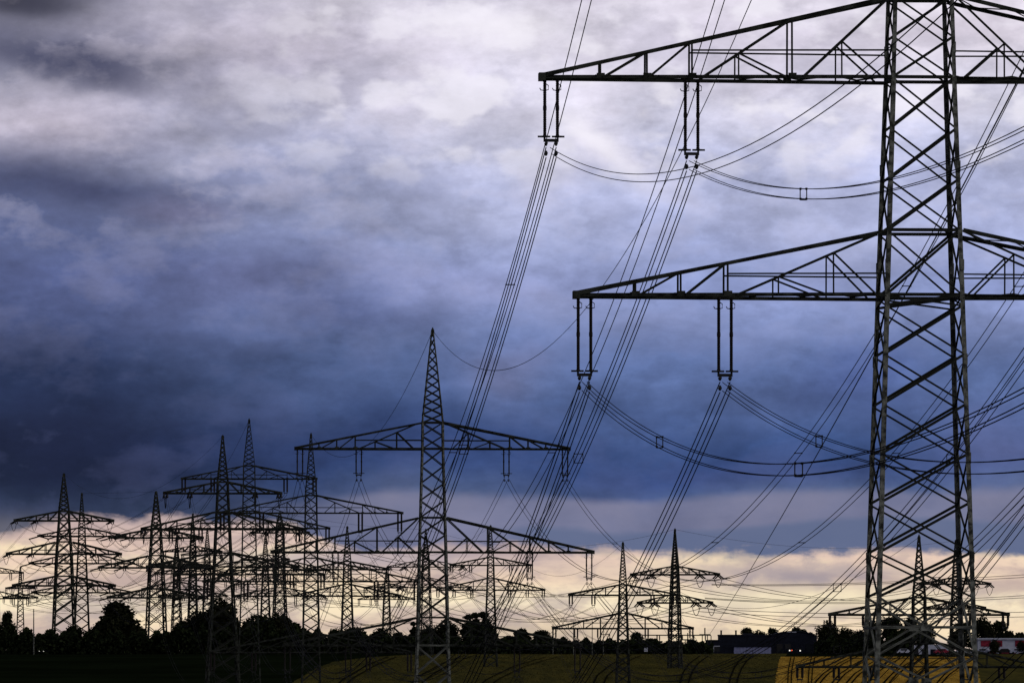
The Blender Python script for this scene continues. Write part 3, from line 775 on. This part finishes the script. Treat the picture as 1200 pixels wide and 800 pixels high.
tree(84, 733, 30, 'broad', 'broad low tree under the shorter slim left pylon', 1846)
tree(108, 738, 26, 'bushy', 'bush between the slim left pylon and the big domed tree', 1850)
tree(138, 705, 50, 'loose', 'big domed tree with sky gaps between the left edge pair and the lone pylon', 1840)
tree(124, 722, 30, 'bushy', 'bush clinging to the left side of the big domed tree', 1830)
tree(160, 732, 28, 'bushy', 'bush clinging to the right side of the big domed tree', 1836)
tree(186, 741, 30, 'bushy', 'low bush at the foot of the lone pylon', 1830)
tree(214, 728, 34, 'broad', 'low broad tree left of the tallest dark cluster tree', 1840)
tree(232, 716, 34, 'round', 'mid-height tree forming the left shoulder of the tallest cluster tree', 1835)
tree(256, 702, 48, 'round', 'tallest dark tree, behind the stout angle pylon of the cluster', 1828)
tree(274, 722, 26, 'bushy', 'bush filling the right shoulder of the tallest cluster tree', 1830)
tree(300, 720, 42, 'broad', 'broad dark tree behind the tallest pylon of the left cluster', 1830)
tree(328, 719, 44, 'round', 'wide rounded tree below the dark angle pylon of the cluster', 1832)
tree(348, 730, 28, 'bushy', 'bush sloping down right of the wide rounded cluster tree', 1836)
tree(372, 741, 30, 'bushy', 'low bush seen through the pylon left of the central one', 1840)
tree(394, 736, 28, 'broad', 'small tree left of the slim pylon foot', 1842)
tree(418, 734, 32, 'broad', 'small tree right of the slim pylon foot', 1840)
tree(444, 736, 36, 'round', 'rounded tree at the foot of the squat far pylon', 1838)
tree(468, 740, 26, 'bushy', 'low bush between squat far pylon and central pylon', 1845)
tree(485, 729, 14, 'pine', 'narrow conifer touching the left leg of the central pylon', 1842)
tree(502, 733, 30, 'round', 'tree directly behind the body of the central pylon', 1836)
tree(524, 727, 34, 'round', 'tree just right of the central pylon legs', 1836)
tree(549, 721, 22, 'pine', 'left of three ragged conifers right of the central pylon', 1830)
tree(557, 719, 22, 'pine', 'middle of three ragged conifers right of the central pylon', 1832)
tree(569, 718, 24, 'pine', 'right of three ragged conifers, beside the slender pylon', 1834)
tree(560, 730, 44, 'broad', 'broad dark tree under the three ragged conifers', 1828)
tree(596, 744, 26, 'bushy', 'low bush right of the slender pylon foot', 1850)
tree(612, 736, 24, 'loose', 'small loose tree with sky gaps under the conductor bundles', 1850)
tree(636, 738, 32, 'loose', 'wider loose tree right of the conductor bundles', 1850)
tree(660, 747, 30, 'bushy', 'low bush under the left arm end of the olive field pylon', 1850)
tree(690, 752, 34, 'bushy', 'flat bush beside the lit utility pole', 1850)
tree(716, 749, 30, 'bushy', 'bush at the left of the olive field pylon', 1846)
tree(746, 740, 22, 'round', 'small round tree just right of the olive field pylon', 1840)
tree(762, 747, 28, 'bushy', 'bush between olive field pylon and angle pylon', 1846)
tree(788, 750, 34, 'bushy', 'bush at the foot of the angle pylon near the warehouse', 1848)
tree(812, 749, 26, 'bushy', 'bush left of the switchgear', 1850)
tree(876, 735, 22, 'loose', 'left treetop behind the dark warehouse roof', 1920)
tree(888, 738, 22, 'round', 'right treetop behind the dark warehouse roof', 1925)
tree(904, 735, 16, 'round', 'treetop at the gap between warehouse and arched hall', 1930)
tree(932, 734, 16, 'round', 'treetop behind the middle of the arched hall', 1925)
tree(942, 737, 16, 'loose', 'treetop behind the right of the arched hall', 1925)
tree(950, 740, 14, 'bushy', 'small bush top behind the right end of the arched hall', 1920)
tree(971, 727, 28, 'round', 'big dark tree just right of the arched hall', 1835)
tree(990, 735, 26, 'round', 'dark tree between the arched hall tree and foreground pylon', 1838)
tree(1008, 738, 26, 'broad', 'dark tree left of the foreground pylon legs', 1838)
tree(1022, 728, 24, 'round', 'dark tree directly behind the left foreground legs', 1838)
tree(1046, 722, 34, 'round', 'tall dark tree seen through the left half of the foreground pylon', 1838)
tree(1066, 724, 30, 'round', 'dark tree seen through the middle of the foreground pylon', 1840)
tree(1085, 730, 26, 'broad', 'dark tree sloping down right of the pylon seen through the lattice', 1885)
tree(1126, 728, 32, 'round', 'dark tree seen through the right half of the foreground pylon', 1885)
tree(1152, 722, 26, 'round', 'tall dark tree touching the right foreground leg', 1890)
tree(1170, 727, 24, 'round', 'dark tree under the right arm end of the lattice-framed pylon', 1892)
tree(1182, 738, 22, 'bushy', 'bush at the top of the red and white building', 1890)
tree(1196, 740, 24, 'bushy', 'bush at the right edge above the red and white building', 1890)
tree(1165, 749, 15, 'round', 'small round street tree in front of the red and white building', 1812)
tree(1197, 750, 14, 'round', 'small street tree at the right edge by the red and white building', 1812)
# undergrowth closing the foot of the tree belt
def undergrowth(x0, x1, topf, D, nfac, label):
    R = random.Random(5); b = MB()
    for _ in range(nfac):
        px = R.uniform(x0, x1); d = D + R.uniform(-6, 6); zg = tz(d); hm = EYE + (HY - topf(px)) / F * d - zg
        hm *= .8 + .25 * math.sin(px * .35) * math.sin(px * .11 + 1) + R.uniform(-.05, .1)
        p = Vector(((px - 600) / F * d, d, zg + R.random() ** .8 * max(hm, .5))); s = R.uniform(.25, .6)
        u = Vector((R.gauss(0, 1), R.gauss(0, 1), R.gauss(0, 1))).normalized(); v = u.orthogonal().normalized(); x = u.cross(v)
        b.add([p + v * s, p - v * s * .4 + x * s * .8, p - v * s * .9 - x * .3 * s, p + v * .2 * s - x * s * .8], [(0, 1, 2, 3)])
    tag(link('undergrowth', b.mesh('undergrowth', LEAF)), label, 'undergrowth', kind='stuff')
undergrowth(-160, 835, curve([(0, 738), (190, 739), (215, 733), (350, 733), (400, 744), (600, 744), (620, 747), (835, 751)]), 1822, 75000, 'dark undergrowth along the foot of the tree belt left of the warehouse')
undergrowth(955, 1064, curve([(950, 748), (1010, 744), (1035, 742), (1064, 744)]), 1826, 12000, 'dark undergrowth along the foot of the trees behind the foreground pylon')

# ------------------------------------------------------------------ buildings and small things along the far road
def box_part(name, parent, m, *bx):
    b = MB()
    for q in bx: b.box(*q)
    return link(name, b.mesh(name, m), parent)
PX = 1850 / F        # metres to the pixel at the buildings
def zpx(y, d=1850): return EYE + (HY - y) / F * d - tz(d)
# warehouse
wx = (843 - 600) * PX
w = empty('warehouse', (wx, 1850, tz(1850))); tag(w, 'dark flat-roofed warehouse with a pale sheeted front right of the angle pylon', 'warehouse')
Wd = 64 * PX; H = zpx(743)
box_part('wall', w, BLACK, (0, Wd, 0, 14, -1, H - .4))
box_part('parapet', w, BLACK, (-.1, Wd + .1, -.1, 14.1, H - .4, H))
box_part('roof', w, ROOFM, (Wd * .45, Wd * .62, 4, 9, H, H + .35))
for x in (.3, 4.3): box_part('chimney', w, BLACK, (x, x + .45, 1, 1.5, H, H + 1.0), (x - .08, x + .53, .92, 1.58, H + 1.0, H + 1.15))
zt_ = zpx(757.5); zb_ = zpx(767.4)
for i in range(12): 
    x0 = (17 + i * 3.65) * PX; box_part('panel', w, BLUEW, (x0, x0 + 3.45 * PX, -.35, -.12, zb_, zt_ - (i % 3) * .03))
box_part('awning', w, BLACK, (16.5 * PX, 61.5 * PX, -.6, -.1, zt_ + .02, zt_ + .22))
# annex with white frames
a_ = empty('switchgear_shed', ((826 - 600) * PX, 1842, tz(1842))); tag(a_, 'small dark shed with white framed openings left of the warehouse', 'shed')
box_part('wall', a_, BLACK, (0, 4.0, 0, 3, -1, zpx(750)))
box_part('roof', a_, ROOFM, (-.15, 4.15, -.2, 3.2, zpx(750), zpx(749)))
for x0, x1 in ((1.7, 2.1), (2.1, 3.8)): 
    f_ = box_part('window', a_, GLASS, (x0 + .1, x1, -.05, 0.02, .6, 1.9)); box_part('frame', f_, WHITE, (x0 - .05, x0 + .12, -.12, -.04, .5, 2.1), (x0, x1, -.12, -.04, 1.95, 2.15))
# arched hall
h_ = empty('arched_hall', ((905 - 600) * PX, 1858, tz(1858))); tag(h_, 'long dark hall with a shallow arched roof beside the warehouse', 'hall')
Wd = 54 * PX; b = MB(); n_ = 14; vs = []
for yv in (0, 16):
    for i in range(n_ + 1):
        t = i / n_; vs.append((Wd * t, yv, zpx(744) + (zpx(739.5) - zpx(744)) * math.sin(math.pi * t)))
b.add(vs, [(i, i + 1, n_ + 2 + i, n_ + 1 + i) for i in range(n_)])
b.add(vs[:n_ + 1] + [(Wd, 0, -1), (0, 0, -1)], [tuple(range(n_ + 3))]); b.add(vs[n_ + 1:] + [(Wd, 16, -1), (0, 16, -1)], [tuple(range(n_ + 3))[::-1]])
b.box(-.02, .02, 0, 16, -1, zpx(744)); b.box(Wd - .02, Wd + .02, 0, 16, -1, zpx(744))
link('wall', b.mesh('wall', BLACK), h_)
b = MB(); vs = []
for dz in (.03, .22):
    for yv in (-.3, 16.3):
        for i in range(n_ + 1):
            t = i / n_; vs.append((Wd * t, yv, zpx(744) + dz + (zpx(739.5) - zpx(744)) * math.sin(math.pi * t)))
q = n_ + 1
b.add(vs, [(2 * q + i, 2 * q + i + 1, 3 * q + i + 1, 3 * q + i) for i in range(n_)] + [(i, i + 1, 2 * q + i + 1, 2 * q + i) for i in range(n_)])
link('roof', b.mesh('roof', ROOFM), h_)
box_part('skylight', h_, WHITE, (Wd * .36, Wd * .55, -.2, 1.2, zpx(740.6), zpx(739.3)))
for x in (.12, .3, .75, .9): 
    box_part('door', h_, GLASS, (Wd * x, Wd * x + 1.6, -.06, .02, -.2, 2.6))
# white tents / low building behind the lattice
t_ = empty('white_shed', ((1068 - 600) * 1815 / F, 1815, tz(1815))); tag(t_, 'low white sloping roofed shed seen through the foreground pylon legs', 'shed')
b = MB(); Wd = 44 * PX; b.add([(0, 0, -1), (Wd, 0, -1), (Wd, 0, zpx(759)), (Wd * .85, 0, zpx(754)), (0, 0, zpx(755)), (0, 8, -1), (Wd, 8, -1), (Wd, 8, zpx(759)), (Wd * .85, 8, zpx(754)), (0, 8, zpx(755))],
      [(0, 1, 2, 3, 4), (9, 8, 7, 6, 5), (2, 7, 8, 3), (3, 8, 9, 4), (0, 4, 9, 5), (1, 6, 7, 2)])
link('wall', b.mesh('wall', WHITE), t_)
for i in range(4): box_part('door', t_, GLASS if i != 2 else BLACK, (.5 + i * 2.3, 1.9 + i * 2.3, -.06, -.01, -.2, zpx(759.5)))
# red and white building
r_ = empty('showroom', ((1146 - 600) * PX, 1850, tz(1850))); tag(r_, 'red and white banded building at the right edge', 'building')
Wd = 110 * PX; H = zpx(747.5)
box_part('wall', r_, WHITE, (0, Wd, 0, 12, -1, H - .3)); box_part('roof', r_, WHITE, (-.3, Wd + .3, -.5, 12.3, H - .28, H + .1))
for i in range(8):
    x0 = .8 + i * 3.1
    if i != 2: box_part('panel', r_, RED, (x0, x0 + 2.7, -.12, -.02, zpx(757), zpx(750)))
for i in range(5): 
    x0 = .6 + i * 5.2; f_ = box_part('window', r_, RED, (x0, x0 + 4.2, -.12, -.02, zpx(774), zpx(763))); box_part('pane', f_, GLASS, (x0 + .5, x0 + 3.7, -.16, -.125, zpx(772), zpx(765)))
# cars
def car(px, D, m, label, lamps=None, yaw=0.0, long=4.3):
    o = empty('parked_car', ((px - 600) / F * D, D, tz(D) + .05), yaw); tag(o, label, 'car', 'vehicles by the far buildings'); hl = long / 2
    b = MB(); pr = [(-hl, .35), (-hl, .85), (-hl + .5, .95), (-hl + 1.1, 1.42), (hl - 1.5, 1.45), (hl - .9, .98), (hl - .1, .85), (hl, .4)]
    k = len(pr); b.add([(x, -.85, z) for x, z in pr] + [(x, .85, z) for x, z in pr], [(i, (i + 1) % k, (i + 1) % k + k, i + k) for i in range(k)] + [tuple(range(k))[::-1], tuple(range(k, 2 * k))])
    link('body', b.mesh('body', m), o)
    box_part('window', o, GLASS, (-hl + 1.1, hl - 1.6, -.87, -.855, .98, 1.36))
    for x in (-hl + .8, hl - .8):
        for y in (-.78, .78):
            b = MB(); b.tube([Vector((x, y - .1, .32)), Vector((x, y + .1, .32))], .32, 12); link('wheel', b.mesh('wheel', TYRE), o)
    for x, lm in (lamps or []):
        b = MB(); b.tube([Vector((x, -.99, .85)), Vector((x, -.86, .85))], .2, 8); link('headlight' if lm is LAMPW else 'tail_lamp', b.mesh('lamp', lm), o)
car(927, 1838, BLACK, 'dark car with one white and one red light in front of the arched hall', [(-.4, LAMPW), (.2, LAMPR)])
car(937.5, 1826, BLACK, 'dark car with a single white light right of the red one', [(0, LAMPW)])
car(49, 1818, BLACK, 'dark car with two white lights near the left edge', [(-.5, LAMPW), (.5, LAMPW)])
car(1104, 1806, RED, 'red car seen between the legs of the foreground pylon', None, .2)
car(1152, 1815, WHITE, 'white car right of the foreground pylon leg', None, 0)
car(1178, 1815, GLASS, 'dark car before the red and white building', None, 0)
car(1129, 1808, WHITE, 'white car at the foot of the right foreground leg', None, 0)
car(1060, 1810, WHITE, 'white car left of the white shed behind the foreground pylon', None, 0)
car(1193, 1812, WHITE, 'white car at the right edge beside the small street tree', None, 0)
# sign, poles, switchgear
o = empty('roadside_sign', at(757, 766, 1815)); o.location.z = tz(1815); tag(o, 'small white roadside board between the olive field pylon and angle pylon', 'sign')
box_part('board', o, WHITE, (-.5, .5, -.05, 0, .7, 1.8)); box_part('post', o, STEEL, (-.4, -.3, 0, .08, 0, 1.6), (.3, .4, 0, .08, 0, 1.6))
def pole(px, top, D, label, lampd=False, r=.13, bar=0):
    o = empty('utility_pole', ((px - 600) / F * D, D, tz(D))); tag(o, label, 'pole', 'poles along the far road'); h = zpx(top, D)
    b = MB(); b.tube([Vector((0, 0, -.3)), Vector((0, 0, h))], [r, r * .6], 8); link('post', b.mesh('post', LIT_LICHEN), o)
    if bar: box_part('bar', o, FIT, (-bar, bar, -.06, .06, h - .7, h - .5)); 
    if lampd: box_part('lamp_head', o, FIT, (-.2, .9, -.12, .12, h - .05, h + .12))
pole(694, 725, 1790, 'thin pale pole standing left of the olive field pylon', bar=0)
pole(672, 728, 1795, 'dark pole with a short bar at the left arm of the olive field pylon', bar=.6)
pole(39.5, 713, 1815, 'plain dark mast between the left edge tree and first pylon', r=.2)
pole(648, 731, 1795, 'short pole with a bar under the end of the olive field pylon arm', bar=.5)
pole(707, 733, 1795, 'pole with a bar close left of the olive field pylon', bar=.8)
def gear(px, top, D, label):
    o = empty('switchgear', ((px - 600) / F * D, D, tz(D))); tag(o, label, 'switchgear', 'switchgear beside the warehouse'); h = zpx(top, D)
    for x in (-.7, .7):
        b = MB(); b.box(x - .12, x + .12, -.12, .12, -.2, h - 2.0); link('post', b.mesh('post', STEEL), o)
        b = MB(); pr = []
        for i in range(9): pr += [(.1, h - 1.7 + i * .18), (.24, h - 1.62 + i * .18)]
        b.lathe(pr + [(.05, h)], 8); link('bushing', b.mesh('bushing', PORC), o)
    box_part('beam', o, STEEL, (-1.5, 1.5, -.15, .15, h - 2.0, h - 1.7))
gear(826, 735, 1835, 'twin bushing switchgear frame at the end of the steep wire')
gear(806, 741, 1835, 'lower switchgear frame just right of the angle pylon')
gear(770, 743, 1838, 'lower switchgear frame left of the angle pylon')
# long gantry of the substation
o = empty('substation_gantry', ((752 - 600) * PX, 1840, tz(1840))); tag(o, 'long low steel gantry behind the angle pylon', 'gantry')
Wd = 80 * PX; h = zpx(743)
box_part('beam', o, STEEL, (0, Wd, -.12, .12, h - .3, h))
for i in range(5): box_part('post', o, STEEL, (Wd * i / 4 - .12, Wd * i / 4 + .12, -.1, .1, -.3, h - .3))
for i in range(6): 
    x = Wd * (i + .5) / 6; b = MB(); b.lathe([(.08, h - .31), (.16, h - .4), (.16, h - 1.3), (.05, h - 1.4)][::-1], 6, (x, 0, 0)); link('insulator', b.mesh('insulator', PORC), o)
